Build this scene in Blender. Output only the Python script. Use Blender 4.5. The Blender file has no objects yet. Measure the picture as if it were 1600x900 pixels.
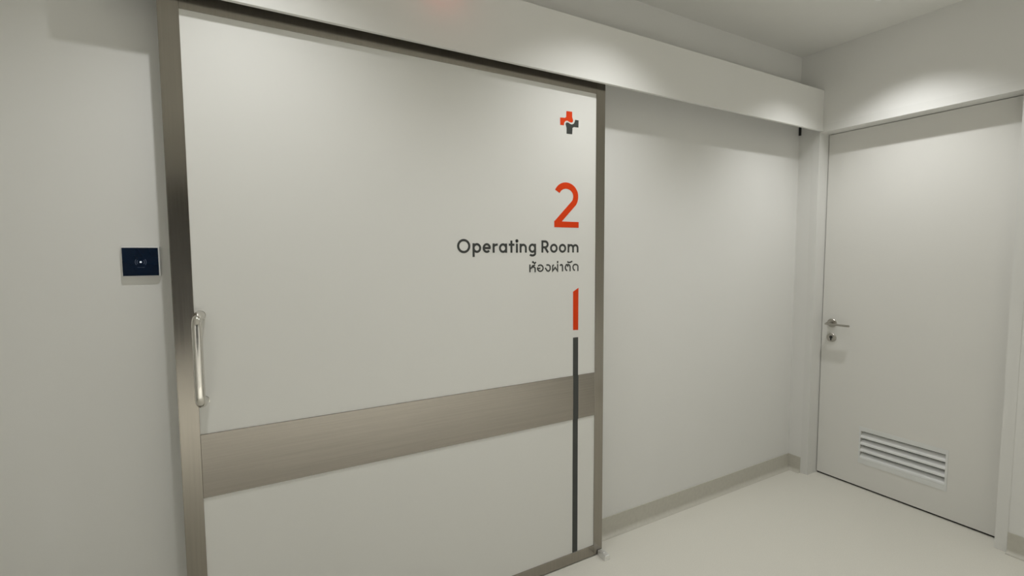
import bpy, bmesh, math, random
from mathutils import Vector, Matrix
from math import sin, cos, pi, radians

random.seed(4)
scene = bpy.context.scene
C = scene.collection

# ------------------------------------------------------------------ camera, world, lights, exposure
CAM = Vector((-2.956, -1.7065, 1.3496))
YAW, PITCH, ROLL, FPX = radians(29.3683), radians(-3.9108), radians(-0.3102), 746.3
fw = Vector((sin(YAW)*cos(PITCH), cos(YAW)*cos(PITCH), sin(PITCH)))
rt = fw.cross(Vector((0, 0, 1))).normalized()
up = rt.cross(fw)
rt2 = cos(ROLL)*rt + sin(ROLL)*up
up2 = -sin(ROLL)*rt + cos(ROLL)*up
cam_data = bpy.data.cameras.new('camera')
cam_data.sensor_width = 36.0
cam_data.lens = FPX/1600*36.0
cam_data.clip_start = 0.01
cam = bpy.data.objects.new('camera', cam_data)
m3 = Matrix((rt2, up2, -fw)).transposed()
cam.matrix_world = Matrix.Translation(CAM) @ m3.to_4x4()
C.objects.link(cam)
scene.camera = cam

world = bpy.data.worlds.new('world')
scene.world = world
world.use_nodes = True
world.node_tree.nodes['Background'].inputs[0].default_value = (0.9, 0.95, 1, 1)
world.node_tree.nodes['Background'].inputs[1].default_value = 0.02

vs = scene.view_settings
vs.view_transform = 'Standard'
vs.look = 'None'
vs.gamma = 1.0
vs.use_curve_mapping = False
vs.exposure = 0.14

# ceiling downlights: (x, y, watts); the lamps themselves are built with their fittings below
DOWNLIGHTS = [(-0.375, -0.572, 34, 111), (-1.66, -0.572, 31, 119), (-2.95, -0.572, 26, 118),
              (-1.2, -3.4, 250, 100), (-2.6, -3.4, 180, 100), (-4.0, -3.4, 160, 100)]  # second row: unseen lamps added behind the camera for ambient fill
SPOT_BLEND = 1.0
LIGHT_COL = (0.99, 0.998, 1.0)

# ------------------------------------------------------------------ materials
def new_mat(name):
    m = bpy.data.materials.new(name)
    m.use_nodes = True
    nt = m.node_tree
    b = nt.nodes['Principled BSDF']
    return m, nt, b

def noise_mat(name, c1, c2, scale=8, rough=0.5, metallic=0.0, bump=0.0, bscale=200, detail=3, stretch=(1, 1, 1), rough2=None, spec=0.5):
    m, nt, b = new_mat(name)
    tc = nt.nodes.new('ShaderNodeTexCoord')
    mp = nt.nodes.new('ShaderNodeMapping')
    mp.inputs['Scale'].default_value = stretch
    nt.links.new(tc.outputs['Object'], mp.inputs[0])
    n = nt.nodes.new('ShaderNodeTexNoise')
    n.inputs['Scale'].default_value = scale
    n.inputs['Detail'].default_value = detail
    nt.links.new(mp.outputs[0], n.inputs['Vector'])
    r = nt.nodes.new('ShaderNodeValToRGB')
    r.color_ramp.elements[0].position = 0.3
    r.color_ramp.elements[1].position = 0.7
    r.color_ramp.elements[0].color = (*c1, 1)
    r.color_ramp.elements[1].color = (*c2, 1)
    nt.links.new(n.outputs[0], r.inputs[0])
    nt.links.new(r.outputs[0], b.inputs['Base Color'])
    b.inputs['Roughness'].default_value = rough
    b.inputs['Metallic'].default_value = metallic
    b.inputs['Specular IOR Level'].default_value = spec
    if rough2 is not None:
        mr = nt.nodes.new('ShaderNodeMapRange')
        mr.inputs['To Min'].default_value = rough
        mr.inputs['To Max'].default_value = rough2
        nt.links.new(n.outputs[0], mr.inputs[0])
        nt.links.new(mr.outputs[0], b.inputs['Roughness'])
    if bump:
        n2 = nt.nodes.new('ShaderNodeTexNoise')
        n2.inputs['Scale'].default_value = bscale
        nt.links.new(mp.outputs[0], n2.inputs['Vector'])
        bp = nt.nodes.new('ShaderNodeBump')
        bp.inputs['Strength'].default_value = bump
        bp.inputs['Distance'].default_value = 0.001
        nt.links.new(n2.outputs[0], bp.inputs['Height'])
        nt.links.new(bp.outputs[0], b.inputs['Normal'])
    return m

def emit_mat(name, col, strength, base=(0.8, 0.8, 0.8)):
    m, nt, b = new_mat(name)
    b.inputs['Base Color'].default_value = (*base, 1)
    b.inputs['Emission Color'].default_value = (*col, 1)
    b.inputs['Emission Strength'].default_value = strength
    return m

M = {}
M['wall'] = noise_mat('wall_paint', (0.765, 0.760, 0.73), (0.785, 0.780, 0.75), 1.5, 0.6, bump=0.08, bscale=350)
M['ceiling'] = noise_mat('ceiling_paint', (0.76, 0.755, 0.72), (0.775, 0.77, 0.735), 1.5, 0.7)
M['cover'] = noise_mat('cover_paint', (0.77, 0.765, 0.73), (0.79, 0.785, 0.75), 2, 0.45)
M['laminate'] = noise_mat('door_laminate', (0.765, 0.76, 0.725), (0.785, 0.78, 0.745), 1.2, 0.38)
M['doorpaint'] = noise_mat('door_paint', (0.765, 0.755, 0.715), (0.78, 0.77, 0.73), 1.5, 0.5)
M['framepaint'] = noise_mat('frame_paint', (0.745, 0.74, 0.71), (0.76, 0.755, 0.725), 2, 0.45)
M['steel'] = noise_mat('brushed_steel', (0.325, 0.300, 0.265), (0.355, 0.330, 0.290), 30, 0.15, 1.0, stretch=(6, 6, 0.1), rough2=0.22)
M['steel_h'] = noise_mat('brushed_steel_band', (0.280, 0.259, 0.230), (0.315, 0.291, 0.259), 30, 0.17, 1.0, stretch=(0.1, 6, 6), rough2=0.26)
M['chrome'] = noise_mat('polished_steel', (0.70, 0.68, 0.64), (0.74, 0.72, 0.68), 10, 0.10, 1.0)
M['satin'] = noise_mat('satin_nickel', (0.42, 0.40, 0.36), (0.48, 0.46, 0.42), 20, 0.3, 1.0)
M['alu'] = noise_mat('aluminium', (0.82, 0.82, 0.81), (0.86, 0.86, 0.85), 40, 0.3, 0.8)
M['vent_white'] = noise_mat('vent_white', (0.83, 0.84, 0.83), (0.86, 0.87, 0.86), 20, 0.35)
M['vent_frame'] = noise_mat('vent_frame_paint', (0.76, 0.77, 0.75), (0.78, 0.79, 0.77), 20, 0.45)
M['floor'] = noise_mat('floor_vinyl', (0.70, 0.68, 0.605), (0.75, 0.73, 0.655), 260, 0.38, detail=2, bump=0.03)
M['base'] = noise_mat('baseboard_vinyl', (0.52, 0.50, 0.435), (0.56, 0.54, 0.47), 60, 0.45)
M['dark'] = noise_mat('dark_gap', (0.03, 0.03, 0.025), (0.04, 0.04, 0.03), 20, 0.6)
M['rubber'] = noise_mat('black_rubber', (0.02, 0.02, 0.018), (0.03, 0.03, 0.027), 40, 0.6)
M['orange'] = noise_mat('orange_vinyl', (0.72, 0.050, 0.004), (0.76, 0.056, 0.005), 20, 0.6, spec=0.2)
M['charcoal'] = noise_mat('charcoal_vinyl', (0.040, 0.043, 0.040), (0.046, 0.049, 0.045), 20, 0.45)
M['white_print'] = emit_mat('sensor_light', (0.8, 0.9, 1.0), 0.5)
M['grey_print'] = noise_mat('grey_print', (0.10, 0.13, 0.20), (0.11, 0.14, 0.21), 20, 0.4)
M['panel_glass'] = noise_mat('navy_glass', (0.001, 0.008, 0.026), (0.002, 0.012, 0.034), 10, 0.06)
M['plastic'] = noise_mat('white_plastic', (0.78, 0.78, 0.76), (0.80, 0.80, 0.78), 10, 0.4)
M['lens'] = emit_mat('lamp_lens', (1.0, 0.95, 0.86), 12)
M['red_lens'] = emit_mat('red_lamp_lens', (1.0, 0.06, 0.03), 5.0, (0.6, 0.02, 0.02))
M['win_glass'] = noise_mat('dark_window_glass', (0.085, 0.085, 0.082), (0.095, 0.095, 0.092), 3, 0.08)
M['blue_glass'] = noise_mat('blue_window_glass', (0.01, 0.05, 0.12), (0.012, 0.06, 0.14), 3, 0.1)

# ------------------------------------------------------------------ mesh helpers
def add_box(bm, x0, x1, y0, y1, z0, z1, bevel=0.0, seg=2):
    t = bmesh.new()
    vs_ = [t.verts.new((x, y, z)) for x in (x0, x1) for y in (y0, y1) for z in (z0, z1)]
    for f in ((0, 1, 3, 2), (4, 6, 7, 5), (0, 4, 5, 1), (2, 3, 7, 6), (0, 2, 6, 4), (1, 5, 7, 3)):
        t.faces.new([vs_[i] for i in f])
    bmesh.ops.recalc_face_normals(t, faces=t.faces)
    if bevel:
        bmesh.ops.bevel(t, geom=t.edges[:], offset=bevel, segments=seg, affect='EDGES', profile=0.5)
    me = bpy.data.meshes.new('t')
    t.to_mesh(me); t.free()
    bm.from_mesh(me)
    bpy.data.meshes.remove(me)

def add_prism(bm, pts, axis, a, b):
    """extrude a 2-D outline along an axis between a and b"""
    def p(u, v, w):
        return {'x': (w, u, v), 'y': (u, w, v), 'z': (u, v, w)}[axis]
    lo = [bm.verts.new(p(u, v, a)) for u, v in pts]
    hi = [bm.verts.new(p(u, v, b)) for u, v in pts]
    fs = [bm.faces.new(lo), bm.faces.new(hi[::-1])]
    n = len(pts)
    for i in range(n):
        fs.append(bm.faces.new((lo[i], hi[i], hi[(i+1) % n], lo[(i+1) % n])))
    bmesh.ops.recalc_face_normals(bm, faces=fs)

def add_lathe(bm, origin, axis, prof, n=32):
    """prof: list of (distance along axis, radius)"""
    o = Vector(origin); ax = Vector(axis).normalized()
    e1 = ax.orthogonal().normalized(); e2 = ax.cross(e1)
    rings = []
    for d, r in prof:
        rings.append([bm.verts.new(o + ax*d + (e1*cos(2*pi*k/n) + e2*sin(2*pi*k/n))*max(r, 1e-5)) for k in range(n)])
    fs = []
    for a, b in zip(rings, rings[1:]):
        for k in range(n):
            fs.append(bm.faces.new((a[k], a[(k+1) % n], b[(k+1) % n], b[k])))
    fs.append(bm.faces.new(rings[0][::-1])); fs.append(bm.faces.new(rings[-1]))
    bmesh.ops.recalc_face_normals(bm, faces=fs)

def add_tube(bm, path, r, n=20):
    path = [Vector(p) for p in path]
    rings = []
    ref = None
    for i, p in enumerate(path):
        a = path[max(i-1, 0)]; b = path[min(i+1, len(path)-1)]
        t = (b-a).normalized()
        if ref is None:
            ref = t.orthogonal().normalized()
        ref = (ref - t*ref.dot(t)).normalized()
        e2 = t.cross(ref)
        rings.append([bm.verts.new(p + (ref*cos(2*pi*k/n) + e2*sin(2*pi*k/n))*r) for k in range(n)])
    fs = []
    for a, b in zip(rings, rings[1:]):
        for k in range(n):
            fs.append(bm.faces.new((a[k], a[(k+1) % n], b[(k+1) % n], b[k])))
    fs.append(bm.faces.new(rings[0][::-1])); fs.append(bm.faces.new(rings[-1]))
    bmesh.ops.recalc_face_normals(bm, faces=fs)

def obj(name, bm, mat, parent=None, smooth=False, label=None):
    me = bpy.data.meshes.new(name)
    bm.to_mesh(me); bm.free()
    o = bpy.data.objects.new(name, me)
    C.objects.link(o)
    me.materials.append(M[mat])
    if smooth:
        for p in me.polygons:
            p.use_smooth = True
        me.set_sharp_from_angle(angle=radians(40))
    if parent is not None:
        o.parent = parent
        o.matrix_parent_inverse = Matrix.Translation(parent_world(parent)).inverted()
    if label:
        o['label'] = label
    return o

def parent_world(p):
    v = Vector(p.location)
    if p.parent is not None and p.type == 'EMPTY':
        v = v + parent_world(p.parent)
    return v

def box_obj(name, mat, dims, parent=None, bevel=0.0, label=None):
    bm = bmesh.new()
    add_box(bm, *dims, bevel=bevel)
    return obj(name, bm, mat, parent, label=label)

def tag(o, label, cat, group=None, kind=None):
    o['label'] = label; o['category'] = cat
    if group: o['group'] = group
    if kind: o['kind'] = kind
    return o

def empty(name, loc):
    o = bpy.data.objects.new(name, None)
    o.empty_display_size = 0.05
    o.location = loc
    C.objects.link(o)
    return o

# ------------------------------------------------------------------ key dimensions (origin: far floor corner)
ZC = 2.517                      # ceiling
XL0, YB = -4.7, -4.0            # left wall, wall behind the camera
RV, Y1, Y2, ZT = 0.0961, -0.1185, -0.9535, 2.05   # hinged door recess and opening
FW = 0.042                      # frame face width
LX0, LXI0, LXI1, LX1 = -3.1298, -3.0816, -1.6332, -1.5858    # sliding leaf: outer and inner edges
LD, PD = 0.090, 0.087           # steel face and panel face distance from the wall
ZP, ZB1, ZB0, ZR, ZL = 2.0253, 0.837, 0.647, 0.0516, 0.004
HD, HB, HT, HX0 = 0.135, 2.0563, 2.2864, -3.273   # track cover

# ------------------------------------------------------------------ the setting
o = box_obj('floor', 'floor', (XL0-0.15, 0.35, YB-0.15, 0.15, -0.12, 0.0))
tag(o, 'pale beige vinyl floor with fine speckles', 'floor', kind='structure')
o = box_obj('ceiling', 'ceiling', (XL0-0.15, 0.35, YB-0.15, 0.15, ZC, ZC+0.12))
tag(o, 'plain off-white ceiling', 'ceiling', kind='structure')
o = box_obj('wall_back', 'wall', (XL0-0.15, 0.15, 0.0, 0.15, 0.0, ZC))
tag(o, 'off-white wall behind the sliding door', 'wall', kind='structure')
bm = bmesh.new()
add_box(bm, 0, 0.15, Y1+FW, 0.0, 0.0, ZC)
add_box(bm, 0, 0.15, YB, Y2-FW, 0.0, ZC)
add_box(bm, 0, 0.15, Y2-FW, Y1+FW, ZT+FW, ZC)
o = obj('wall_right', bm, 'wall')
tag(o, 'off-white wall holding the hinged door', 'wall', kind='structure')
o = box_obj('wall_left', 'wall', (XL0-0.15, XL0, YB, 0.0, 0.0, ZC))
tag(o, 'off-white wall at the far left end', 'wall', kind='structure')
WX0, WX1, WZ0, WZ1 = -4.3, -0.5, 0.40, 2.10
bm = bmesh.new()
add_box(bm, XL0-0.15, WX0, YB-0.15, YB, 0, ZC)
add_box(bm, WX1, 0.15, YB-0.15, YB, 0, ZC)
add_box(bm, WX0, WX1, YB-0.15, YB, 0, WZ0)
add_box(bm, WX0, WX1, YB-0.15, YB, WZ1, ZC)
o = obj('wall_front', bm, 'wall')
tag(o, 'off-white wall opposite the sliding door', 'wall', kind='structure')

win = empty('added_window_1', (0.5*(WX0+WX1), YB, WZ0))  # unseen, added so the door steel reflects a dark band
tag(win, 'unseen dark window added opposite the sliding door for its reflection in the steel', 'window', kind='structure')
box_obj('window_sill', 'framepaint', (WX0, WX1, YB-0.12, YB+0.012, WZ0, WZ0+0.02), win)
nw = 3
for k in range(nw+1):
    x = WX0 + (WX1-WX0)*k/nw
    a = max(WX0, x-0.02); b = min(WX1, x+0.02)
    box_obj('window_frame', 'framepaint', (a, b, YB-0.08, YB-0.03, WZ0+0.02, WZ1), win)
for k in range(nw):
    a = WX0 + (WX1-WX0)*k/nw + 0.02; b = WX0 + (WX1-WX0)*(k+1)/nw - 0.02
    box_obj('pane', 'win_glass', (a, b, YB-0.06, YB-0.05, WZ0+0.02, WZ1), win)

# coved baseboards
def cove(t=0.004, h=0.0955, r=0.020, n=8):
    pts = [(0, 0.0), (0, h), (t, h)]
    for k in range(n+1):
        a = pi - (pi/2)*k/n*1.0
        # quarter cove from the face down on to the floor
        cx, cz = t + r, r + 0.001
        ang = pi + (pi/2)*k/n
        pts.append((cx + r*cos(ang), cz + r*sin(ang)))
    pts.append((t+r, 0.0))
    return pts
def base_back(x0, x1, name):
    bm = bmesh.new()
    add_prism(bm, [(-u, v) for u, v in cove()], 'x', x0, x1)
    return obj(name, bm, 'base', smooth=True)
def base_side(y0, y1, name, x=0.0, s=-1):
    bm = bmesh.new()
    add_prism(bm, [(x+s*u, v) for u, v in cove()], 'y', y0, y1)
    return obj(name, bm, 'base', smooth=True)
tag(base_back(XL0, 0.0, 'baseboard_back'), 'grey coved vinyl skirting along the wall behind the sliding door', 'baseboard', kind='structure')
tag(base_side(Y1+FW, 0.0, 'baseboard_right'), 'short grey coved skirting between corner and hinged door frame', 'baseboard', kind='structure')
tag(base_side(YB, Y2-FW, 'baseboard_right'), 'grey coved skirting right of the hinged door', 'baseboard', kind='structure')
tag(base_side(YB, 0.0, 'baseboard_left', XL0, 1), 'grey coved skirting along the left end wall', 'baseboard', kind='structure')

# ------------------------------------------------------------------ sliding door (door_1)
door = empty('door_1', (0.5*(LX0+LX1), -0.07, 0.0))
tag(door, 'wide white sliding door with steel edging reading Operating Room 2', 'door', kind='structure')
LB = 0.050                       # back of the leaf
ZTOP = 2.16
box_obj('core', 'laminate', (LX0+0.003, LX1-0.003, -0.080, -LB, ZL+0.002, ZTOP-0.002), door, label='white edge of the leaf')
box_obj('upper_panel', 'laminate', (LXI0-0.005, LXI1+0.005, -PD, -0.079, ZB1-0.005, ZP+0.005), door, label='large white upper panel')
box_obj('lower_panel', 'laminate', (LXI0-0.005, LXI1+0.005, -PD, -0.079, ZR-0.005, ZB0+0.005), door, label='white lower panel')
bv = 0.0008
box_obj('stile', 'steel', (LX0, LXI0, -LD, -0.078, ZL, ZTOP), door, bv, 'brushed steel edge strip at the handle side')
box_obj('stile', 'steel', (LXI1, LX1, -LD, -0.078, ZL, ZTOP), door, bv, 'brushed steel edge strip at the lettering side')
box_obj('edge_strip', 'steel', (LX0-0.001, LX0+0.003, -0.088, -LB, ZL, ZTOP), door)
box_obj('edge_strip', 'steel', (LX1-0.003, LX1+0.001, -0.088, -LB, ZL, ZTOP), door)
box_obj('top_rail', 'steel', (LXI0, LXI1, -LD, -0.078, ZP, ZTOP), door, bv, 'brushed steel top rail')
box_obj('kick_band', 'steel_h', (LXI0, LXI1, -LD, -0.078, ZB0, ZB1), door, bv, 'wide brushed steel bumper band')
box_obj('bottom_rail', 'steel', (LXI0, LXI1, -LD, -0.078, ZL, ZR), door, bv, 'brushed steel bottom rail')

# pull handle
hx_b, hx_g = -3.0672, -3.0735
hz0, hz1 = 0.936, 1.184
hy_g = -PD-0.052
R_ = 0.026
path = []
dirv = Vector((hx_g-hx_b, hy_g+PD, 0))
L_ = dirv.length; dv = dirv.normalized()
b1 = Vector((hx_b, -PD, hz1)); b0 = Vector((hx_b, -PD, hz0))
path.append(b1); path.append(b1 + dv*(L_-R_)*0.5)
for k in range(9):
    a = (pi/2)*k/8
    path.append(b1 + dv*(L_-R_+R_*sin(a)) + Vector((0, 0, -R_*(1-cos(a)))))
for k in range(1, 6):
    path.append(b1 + dv*L_ + Vector((0, 0, -R_ - (hz1-hz0-2*R_)*k/6)))
for k in range(9):
    a = (pi/2)*(1-k/8)
    path.append(b0 + dv*(L_-R_+R_*sin(a)) + Vector((0, 0, R_*(1-cos(a)))))
path.append(b0 + dv*(L_-R_)*0.5); path.append(b0)
bm = bmesh.new(); add_tube(bm, path, 0.0128, 24)
handle = obj('pull_handle', bm, 'chrome', door, True, 'polished tubular pull handle')
for z in (hz0, hz1):
    bm = bmesh.new(); add_lathe(bm, (hx_b, -PD, z), (0, -1, 0), [(-0.001, 0.0136), (0.002, 0.0136), (0.003, 0.013), (0.003, 0.010)], 24)
    obj('mounting_collar', bm, 'chrome', handle, True)

# --- lettering and marks, laid flat on the panel
STROKE = [0]
def ribbon(bm, pts, w, y0, y1, closed=False):
    STROKE[0] += 1                       # overlapping strokes never share a plane
    y1 = y1 - 0.00006*(STROKE[0] % 7)
    P_ = [Vector(p) for p in pts]
    n = len(P_)
    Lf, Rt = [], []
    for i in range(n):
        if closed:
            a, b, c = P_[(i-1) % n], P_[i], P_[(i+1) % n]
        else:
            a, b, c = P_[max(i-1, 0)], P_[i], P_[min(i+1, n-1)]
        d1 = (b-a).normalized() if (b-a).length > 1e-9 else (c-b).normalized()
        d2 = (c-b).normalized() if (c-b).length > 1e-9 else d1
        n1 = Vector((-d1.y, d1.x)); n2 = Vector((-d2.y, d2.x))
        mm = (n1+n2)
        mm = mm.normalized() if mm.length > 1e-6 else n1
        k = min(1/max(mm.dot(n1), 0.4), 2.2)
        Lf.append(b + mm*w/2*k); Rt.append(b - mm*w/2*k)
    def V(p, y): return bm.verts.new((p.x, y, p.y))
    lf0 = [V(p, y0) for p in Lf]; r0 = [V(p, y0) for p in Rt]
    lf1 = [V(p, y1) for p in Lf]; r1 = [V(p, y1) for p in Rt]
    fs = []
    rng = range(n) if closed else range(n-1)
    for i in rng:
        j = (i+1) % n
        fs += [bm.faces.new((lf1[i], lf1[j], r1[j], r1[i])), bm.faces.new((lf0[i], r0[i], r0[j], lf0[j])),
               bm.faces.new((lf0[i], lf0[j], lf1[j], lf1[i])), bm.faces.new((r0[i], r1[i], r1[j], r0[j]))]
    if not closed:
        fs += [bm.faces.new((lf0[0], lf1[0], r1[0], r0[0])), bm.faces.new((lf0[-1], r0[-1], r1[-1], lf1[-1]))]
    bmesh.ops.recalc_face_normals(bm, faces=fs)

def arc(cx, cz, rx, rz, a0, a1, n=16):
    return [(cx + rx*cos(radians(a0+(a1-a0)*k/n)), cz + rz*sin(radians(a0+(a1-a0)*k/n))) for k in range(n+1)]
TY0, TY1 = -PD+0.0002, -PD-0.0007

def letter(bm, ch, x0, x1, z0, s, cap, xh, desc):
    a, b = x0+s/2, x1-s/2                      # stroke centre lines
    cx = (a+b)/2; rx = (b-a)/2
    zt, zb = z0+xh-s/2, z0+s/2
    cz = (zt+zb)/2; rz = (zt-zb)/2
    rb = lambda p, c=False: ribbon(bm, p, s, TY0, TY1, c)
    if ch == 'O':
        rb(arc(cx, z0+cap/2, rx, (cap-s)/2+0.0015, 0, 350, 35), True)
    elif ch == 'o':
        rb(arc(cx, cz, rx, rz+0.0008, 0, 348, 29), True)
    elif ch == 'p':
        rb(arc(cx, cz, rx, rz+0.0008, 0, 348, 29), True); rb([(a, z0+xh), (a, z0-desc)])
    elif ch == 'e':
        rb([(a, cz), (b+s*0.35, cz)]); rb(arc(cx, cz, rx, rz+0.0008, 0, 318, 28))
    elif ch == 'r':
        rb([(a, z0), (a, z0+xh)]); rb([(a, z0+xh*0.55)] + arc(x1-0.001, zt-0.010, x1-a-0.001, 0.010, 172, 88, 10))
    elif ch == 'a':
        rb(arc(cx, cz, rx, rz+0.0008, 0, 348, 29), True); rb([(b, z0+xh), (b, z0)])
    elif ch == 't':
        m_ = (x0+x1)/2-0.001
        rb([(m_, z0+xh*1.33), (m_, z0)]); rb([(x0, zt), (x1, zt)])
    elif ch == 'i':
        m_ = (x0+x1)/2
        rb([(m_, z0), (m_, z0+xh)]); rb(arc(m_, z0+cap-0.0035, s*0.28, s*0.28, 0, 330, 11), True)
    elif ch == 'n':
        rb([(a, z0), (a, z0+xh)]); rb([(a, z0+xh*0.5)] + arc(cx, zt-rx, rx, rx, 178, 0, 18) + [(b, z0)])
    elif ch == 'm':
        q = (a+b)/2; r2 = (q-a)/2
        rb([(a, z0), (a, z0+xh)])
        rb([(a, z0+xh*0.5)] + arc((a+q)/2, zt-r2, r2, r2, 178, 0, 16) + [(q, z0)])
        rb([(q, z0+xh*0.5)] + arc((b+q)/2, zt-r2, r2, r2, 178, 0, 16) + [(b, z0)])
    elif ch == 'g':
        rb(arc(cx, cz, rx, rz+0.0008, 0, 348, 29), True)
        rb([(b, z0+xh), (b, z0-desc*0.25)] + arc(cx, z0-desc*0.25, rx, desc*0.75-s*0.5, 0, -150, 16))
    elif ch == 'R':
        h2 = (cap-s)*0.29
        rb([(a, z0), (a, z0+cap)])
        zc2 = z0+cap-s/2-h2
        rb([(a, z0+cap-s/2), (cx, z0+cap-s/2)] + arc(cx, zc2, rx*0.92, h2, 88, -90, 16) + [(a, zc2-h2)])
        rb([(cx-0.001, zc2-h2), (b+0.001, z0)])

OR = [('O', -2.2733, -2.2207), ('p', -2.2117, -2.1763), ('e', -2.1701, -2.1357), ('r', -2.1283, -2.1058), ('a', -2.1010, -2.0656),
      ('t', -2.0577, -2.0332), ('i', -2.0263, -2.0176), ('n', -2.0096, -1.9770), ('g', -1.9681, -1.9339),
      ('R', -1.9080, -1.8730), ('o', -1.8664, -1.8295), ('o', -1.8230, -1.7867), ('m', -1.7790, -1.7231)]
bm = bmesh.new()
for ch, a, b in OR:
    letter(bm, ch, a, b, 1.3600, 0.0084, 0.0490, 0.0350, 0.0155)
obj('english_lettering', bm, 'charcoal', door, label='charcoal lettering Operating Room')

# Thai line
bm = bmesh.new()
s = 0.0057; z0 = 1.2822; H = 0.0308
def T(pts): ribbon(bm, pts, s, TY0, TY1)
def box_of(x0, x1): return x0+s/2, x1-s/2, z0+s/2, z0+H-s/2
a, b, lo, hi = box_of(-1.9655, -1.9353); w = b-a          # ho hip
T([(a, z0), (a, z0+H)])
T([(a, lo+0.010), (a+w*0.45, lo+0.017)] + arc(a+w*0.62, lo+0.011, b-(a+w*0.62), 0.007, 110, 0, 8) + [(b, z0)])
T([(a+w*0.30, lo+0.015), (a+w*0.55, hi-0.002), (b, hi)])
T([(-1.9519, z0+H+0.0075), (-1.9480, z0+H+0.0105), (-1.9445, z0+H+0.0065), (-1.9400, z0+H+0.0040), (-1.9345, z0+H+0.0095)])    # mai tho
a, b, lo, hi = box_of(-1.9299, -1.8976); w = b-a          # o ang
cx, cz = (a+b)/2, (lo+hi)/2
T(arc(cx, cz, w/2, (hi-lo)/2, 140, -180, 26) + [(a, cz-0.001), (cx, cz-0.001)])
a, b, lo, hi = box_of(-1.8933, -1.8634); w = b-a          # ngo ngu
T([(a, z0+H*0.52), (a+w*0.42, lo+0.001)] + arc(a+w*0.55, lo+0.009, b-(a+w*0.55), 0.009, -90, 0, 7) + arc(a+w*0.5, hi-0.008, w*0.5, 0.008, 0, 120, 9))
a, b, lo, hi = box_of(-1.8569, -1.8264); w = b-a          # pho phueng
T([(a+w*0.25, hi), (a, hi-0.004), (a, lo), (a+w*0.5, lo+0.014), (b, lo), (b, z0+H)])
T([(-1.8292, z0+H+0.004), (-1.8292, z0+H+0.0125)])        # mai ek
a, b, lo, hi = box_of(-1.8198, -1.8021); w = b-a          # sara aa
T(arc(a+w*0.5, hi-0.007, w*0.5, 0.007, 160, 0, 10) + [(b, z0)])
a, b, lo, hi = box_of(-1.7931, -1.7630); w = b-a          # to tao
T([(a+w*0.40, lo), (a+w*0.14, lo+0.003), (a, lo+0.010), (a, hi-0.009), (a+w*0.18, hi-0.001), (a+w*0.36, hi), (a+w*0.5, hi-0.006), (a+w*0.64, hi), (a+w*0.84, hi-0.002), (b, hi-0.009), (b, z0)])
T([(-1.7797, z0+H+0.0105), (-1.7765, z0+H+0.0065), (-1.7700, z0+H+0.0060), (-1.7640, z0+H+0.0070), (-1.7548, z0+H+0.0110)])    # mai han akat
a, b, lo, hi = box_of(-1.7539, -1.7227); w = b-a          # do dek
T([(a+w*0.40, lo), (a+w*0.14, lo+0.003), (a, lo+0.010), (a, hi-0.009)] + arc((a+b)/2, hi-0.009, w/2, 0.009, 170, 0, 14) + [(b, z0)])
obj('thai_lettering', bm, 'charcoal', door, label='small charcoal Thai lettering')

# big figure 2
bm = bmesh.new()
s2 = 0.0255
pts = arc(-1.7862, 1.5925, 0.0478, 0.0415, 158, 0, 24) + arc(-1.7862, 1.5925, 0.0478, 0.0485, -4, -34, 6) + [(-1.8345, 1.4800)]
ribbon(bm, pts, s2, TY0, TY1)
add_prism(bm, [(-1.8460, 1.4632), (-1.7228, 1.4632), (-1.7228, 1.4872), (-1.8100, 1.4872), (-1.8460, 1.4890)], 'y', TY1-0.00015, TY0)
obj('number', bm, 'orange', door, label='large orange figure 2')

# cross emblem, two interlocking halves
RED = [(-1.7869, 1.9331), (-1.758, 1.9343), (-1.7579, 1.9123), (-1.7529, 1.901), (-1.7546, 1.8936), (-1.7611, 1.8904), (-1.7718, 1.8921), (-1.7825, 1.8958), (-1.7921, 1.8925), (-1.7978, 1.885), (-1.7995, 1.8749), (-1.8174, 1.8744), (-1.8174, 1.9037), (-1.7942, 1.9050), (-1.7879, 1.9092)]
DRK = [(-1.7427, 1.9041), (-1.7252, 1.9038), (-1.7257, 1.8749), (-1.7491, 1.8744), (-1.7562, 1.8697), (-1.7576, 1.8439), (-1.7856, 1.8434), (-1.7856, 1.8661), (-1.791, 1.8816), (-1.7857, 1.8882), (-1.7761, 1.8881), (-1.7675, 1.8841), (-1.7589, 1.8831), (-1.7492, 1.8878), (-1.7448, 1.8952)]
bm = bmesh.new(); add_prism(bm, RED, 'y', TY1, TY0)
emblem = obj('cross_emblem', bm, 'orange', door, label='orange upper half of the cross emblem')
bm = bmesh.new(); add_prism(bm, DRK, 'y', TY1, TY0)
obj('emblem_half', bm, 'charcoal', emblem, label='charcoal lower half of the cross emblem')

# orange and charcoal stripes
bm = bmesh.new()
add_prism(bm, [(-1.7497, 1.0330), (-1.7228, 1.0315), (-1.7222, 1.2110), (-1.7503, 1.1958)], 'y', TY1, TY0)
obj('orange_stripe', bm, 'orange', door, label='short orange stripe with slanted top')
bm = bmesh.new()
add_box(bm, -1.7497, -1.7228, TY1, TY0, ZB1, 1.0005)
add_box(bm, -1.7497, -1.7228, -LD-0.0007, -LD+0.0002, ZB0, ZB1)
add_box(bm, -1.7497, -1.7228, TY1, TY0, 0.0525, ZB0)
obj('charcoal_stripe', bm, 'charcoal', door, label='long charcoal stripe running down to the bottom rail')

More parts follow.
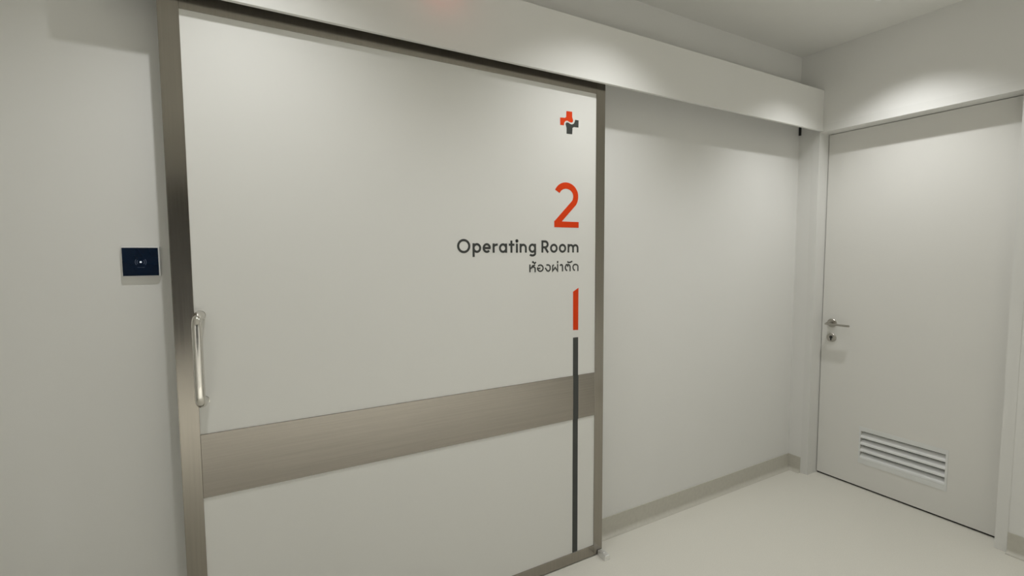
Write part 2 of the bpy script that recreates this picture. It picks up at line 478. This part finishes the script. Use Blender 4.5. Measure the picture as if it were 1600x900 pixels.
# ------------------------------------------------------------------ track cover above the sliding door
cov = empty('track_cover', (0.5*HX0, -HD/2, HB))
tag(cov, 'long white box cover over the sliding door track', 'track cover')
TK = 0.014
box_obj('front_board', 'cover', (HX0, -0.0006, -HD, -HD+TK, HB, HT), cov, 0.0008)
box_obj('top_board', 'cover', (HX0, -0.0006, -HD+TK, -0.0005, HT-TK, HT), cov)
box_obj('end_board', 'cover', (HX0, HX0+TK, -HD+TK, -0.0005, HB, HT-TK), cov)
rail = box_obj('track_rail', 'alu', (HX0+TK+0.01, -0.02, -0.075, -0.02, ZTOP+0.015, HT-TK-0.002), cov)
box_obj('end_stop', 'rubber', (-0.010, -0.002, -0.012, -0.001, HB+0.003, HB+0.055), cov, label='small black stop in the corner')
for x in (LX0+0.25, LX1-0.25):
    bm = bmesh.new()
    add_box(bm, x-0.05, x+0.05, -0.072, -0.055, ZTOP, ZTOP+0.02, bevel=0.002)
    obj('hanger', bm, 'alu', cov)

# red status lamp over the door (its glow shows on the cover)
lx = -2.335
wl = empty('status_lamp', (lx, -HD, 2.25))
tag(wl, 'small red status lamp on the track cover above the sliding door', 'lamp')
bm = bmesh.new(); add_lathe(bm, (lx, -HD, 2.256), (0, -1, 0), [(0.0, 0.026), (0.030, 0.026), (0.034, 0.022)], 28)
obj('lamp_base', bm, 'plastic', wl, True)
bm = bmesh.new(); add_lathe(bm, (lx, -HD-0.033, 2.256), (0, -1, 0), [(0.0, 0.021), (0.015, 0.021), (0.024, 0.018), (0.030, 0.010), (0.032, 0.002)], 28)
obj('red_dome', bm, 'red_lens', wl, True)

# ------------------------------------------------------------------ floor guide block
fg = empty('floor_guide', (-1.60, -0.117, 0.0))
tag(fg, 'small aluminium guide block on floor at corner of sliding door', 'floor guide')
box_obj('block', 'alu', (-1.6135, -1.5865, -0.1440, -0.0925, 0.0, 0.0235), fg, 0.0015)
box_obj('foot_plate', 'alu', (-1.6135, -1.5865, -0.0925, -0.052, 0.0, 0.003), fg)
bm = bmesh.new(); add_lathe(bm, (-1.600, -0.118, 0.0232), (0, 0, 1), [(0, 0.005), (0.001, 0.005), (0.0016, 0.004)], 16)
obj('screw', bm, 'alu', fg, True)

# ------------------------------------------------------------------ touchless switch
sw = empty('wall_switch', (-3.207, 0.0, 1.337))
tag(sw, 'dark blue glass touch switch with white border left of sliding door', 'switch')
box_obj('backplate', 'plastic', (-3.2505, -3.1630, -0.0105, 0.0, 1.2955, 1.3802), sw, 0.002)
box_obj('glass_face', 'panel_glass', (-3.2485, -3.1665, -0.0125, -0.0100, 1.2975, 1.3765), sw, 0.0006, 'glossy navy glass face')
bm = bmesh.new(); add_lathe(bm, (-3.2072, -0.0124, 1.3363), (0, -1, 0), [(0, 0.0026), (0.0003, 0.0026), (0.0004, 0.002)], 16)
obj('indicator_light', bm, 'white_print', sw)
bm = bmesh.new()
for sgn in (-1, 1):
    for rr in (0.0085, 0.0125):
        ribbon(bm, arc(-3.2072, 1.3363, rr, rr, (0 if sgn > 0 else 180)-38, (0 if sgn > 0 else 180)+38, 8), 0.0011, -0.0124, -0.0128)
for k in range(5):
    add_box(bm, -3.2150+k*0.0034, -3.2128+k*0.0034, -0.0128, -0.0124, 1.3206, 1.3218)
obj('icon_print', bm, 'grey_print', sw, label='faint wave icon around the light')

# ------------------------------------------------------------------ hinged door (door_2)
d2 = empty('door_2', (RV, 0.5*(Y1+Y2), 0.0))
tag(d2, 'white hinged door with lever handle and low vent in right wall', 'door', kind='structure')
FP = -0.0015
box_obj('jamb', 'framepaint', (FP, 0.15, Y1, Y1+FW, 0.0, ZT+FW), d2, label='white frame post beside the corner')
box_obj('jamb', 'framepaint', (FP, 0.15, Y2-FW, Y2, 0.0, ZT+FW), d2, label='white frame post at the right')
box_obj('frame_head', 'framepaint', (FP, 0.15, Y2, Y1, ZT, ZT+FW), d2)
GAP = 0.003
LEAFT = 0.04
# leaf with a hole for the vent
VY0, VY1, VZ0, VZ1 = -0.7345, -0.354, 0.1755, 0.3355
ly0, ly1 = Y2+GAP, Y1-GAP-0.0008
bm = bmesh.new()
lz0, lz1 = 0.010, ZT-GAP
add_box(bm, RV, RV+LEAFT, ly0, VY0, lz0, lz1)
add_box(bm, RV, RV+LEAFT, VY1, ly1, lz0, lz1)
add_box(bm, RV, RV+LEAFT, VY0, VY1, lz0, VZ0)
add_box(bm, RV, RV+LEAFT, VY0, VY1, VZ1, lz1)
bmesh.ops.remove_doubles(bm, verts=bm.verts, dist=1e-5)
obj('leaf', bm, 'doorpaint', d2)
bm = bmesh.new()                          # stop and seal behind the leaf, keep the joints dark
add_box(bm, RV+LEAFT+0.001, 0.148, Y2+0.0, Y2+0.012, 0.0, ZT)
add_box(bm, RV+LEAFT+0.001, 0.148, Y1-0.012, Y1, 0.0, ZT)
add_box(bm, RV+LEAFT+0.001, 0.148, Y2+0.012, Y1-0.012, ZT-0.012, ZT)
obj('door_stop', bm, 'rubber', d2)
box_obj('threshold_seal', 'rubber', (RV+0.006, RV+LEAFT, ly0, ly1, 0.0005, 0.0098), d2)
box_obj('closing_panel', 'rubber', (0.149, 0.155, Y2, Y1, 0.0, ZT), d2)

vent = empty('vent', (RV, 0.5*(VY0+VY1), VZ0))
vent.parent = d2
vent.location = Vector((RV, 0.5*(VY0+VY1), VZ0)) - d2.location
vent['label'] = 'low white louvred vent grille'
vx = RV-0.0022
oy0, oy1, oz0, oz1 = -0.7445, -0.3465, 0.1480, 0.3600
box_obj('vent_frame', 'vent_frame', (vx, RV+0.001, oy0, VY0, oz0, oz1), vent)
box_obj('vent_frame', 'vent_frame', (vx, RV+0.001, VY1, oy1, oz0, oz1), vent)
box_obj('vent_frame', 'vent_frame', (vx, RV+0.001, VY0, VY1, oz0, VZ0), vent)
box_obj('vent_frame', 'vent_frame', (vx, RV+0.001, VY0, VY1, VZ1, oz1), vent)
box_obj('vent_back', 'dark', (RV+0.034, RV+0.038, VY0, VY1, VZ0, VZ1), vent)
pitch = (VZ1-VZ0)/4
for k in range(4):
    zb = VZ0 + k*pitch
    bm = bmesh.new()
    # sloping blade: rises towards the back, small lip at the front
    prof = [(RV-0.0015, zb+0.0005), (RV-0.0015, zb+0.010), (RV+0.0005, zb+0.0135), (RV+0.020, zb+0.030), (RV+0.021, zb+0.028), (RV+0.0012, zb+0.0005)]
    add_prism(bm, prof, 'y', VY0, VY1)
    obj('slat', bm, 'vent_white', vent)

# lever handle and keyhole
lv = bmesh.new()
ry, rz_ = -0.1775, 0.937
add_lathe(lv, (RV, ry, rz_), (-1, 0, 0), [(-0.001, 0.0255), (0.006, 0.0255), (0.008, 0.0235), (0.008, 0.012)], 32)
lever = obj('lever_handle', lv, 'satin', d2, True, 'satin steel lever handle')
bm = bmesh.new()
add_lathe(bm, (RV-0.007, ry, rz_), (-1, 0, 0), [(0, 0.010), (0.040, 0.0095), (0.046, 0.009)], 20)
obj('spindle', bm, 'satin', lever, True)
bm = bmesh.new()
add_box(bm, RV-0.061, RV-0.043, -0.293, -0.165, rz_-0.0075, rz_+0.0035, bevel=0.003)
obj('lever', bm, 'satin', lever, True)
bm = bmesh.new()
add_lathe(bm, (RV, -0.178, 0.8495), (-1, 0, 0), [(-0.001, 0.0255), (0.006, 0.0255), (0.008, 0.0235), (0.008, 0.010)], 32)
lock = obj('lock_rosette', bm, 'satin', d2, True, 'round keyhole plate')
bm = bmesh.new()
add_lathe(bm, (RV-0.007, -0.178, 0.853), (-1, 0, 0), [(0, 0.0085), (0.004, 0.0085), (0.005, 0.007)], 20)
add_box(bm, RV-0.0115, RV-0.007, -0.1815, -0.1745, 0.833, 0.853, bevel=0.001)
obj('lock_cylinder', bm, 'rubber', lock, True)

# ------------------------------------------------------------------ ceiling downlights
spot = bpy.data.lights.new('downlight_lamp', 'SPOT')
spot.energy = 34
spot.color = LIGHT_COL
spot.spot_blend = SPOT_BLEND
spot.shadow_soft_size = 0.017
bm = bmesh.new()
n = 40
prof = [(0.0, 0.028), (0.0, 0.037), (0.003, 0.0365), (0.0045, 0.033), (0.0035, 0.029), (0.001, 0.028)]
rings = []
for d_, r_ in prof:
    rings.append([bm.verts.new((r_*cos(2*pi*k/n), r_*sin(2*pi*k/n), -d_)) for k in range(n)])
for a_, b_ in zip(rings, rings[1:] + rings[:1]):
    for k in range(n):
        bm.faces.new((a_[k], a_[(k+1) % n], b_[(k+1) % n], b_[k]))
bmesh.ops.recalc_face_normals(bm, faces=bm.faces)
ring_me = bpy.data.meshes.new('trim_ring'); bm.to_mesh(ring_me); bm.free(); ring_me.materials.append(M['plastic'])
bm = bmesh.new(); add_lathe(bm, (0, 0, 0), (0, 0, -1), [(0.0, 0.0275), (0.0012, 0.0275)], 32)
lens_me = bpy.data.meshes.new('lens'); bm.to_mesh(lens_me); bm.free(); lens_me.materials.append(M['lens'])
names = ['above the hinged door corner', 'above the lettering side of the sliding door', 'above the handle side of the sliding door',
         'added behind the viewer for fill light, right end', 'added behind the viewer for fill light, mid corridor', 'added behind the viewer for fill light, left end']
for (x, y, wv, ang), nm in zip(DOWNLIGHTS, names):
    dl = empty('downlight', (x, y, ZC))
    tag(dl, 'round recessed ceiling downlight ' + nm, 'downlight', 'ceiling downlights')
    for nme, me in (('trim_ring', ring_me), ('lens', lens_me)):
        p = bpy.data.objects.new(nme, me); C.objects.link(p); p.parent = dl
    ld = spot.copy(); ld.energy = wv; ld.spot_size = radians(ang)
    p = bpy.data.objects.new('downlight_lamp', ld); C.objects.link(p); p.parent = dl
    p.location = (0, 0, -0.012)
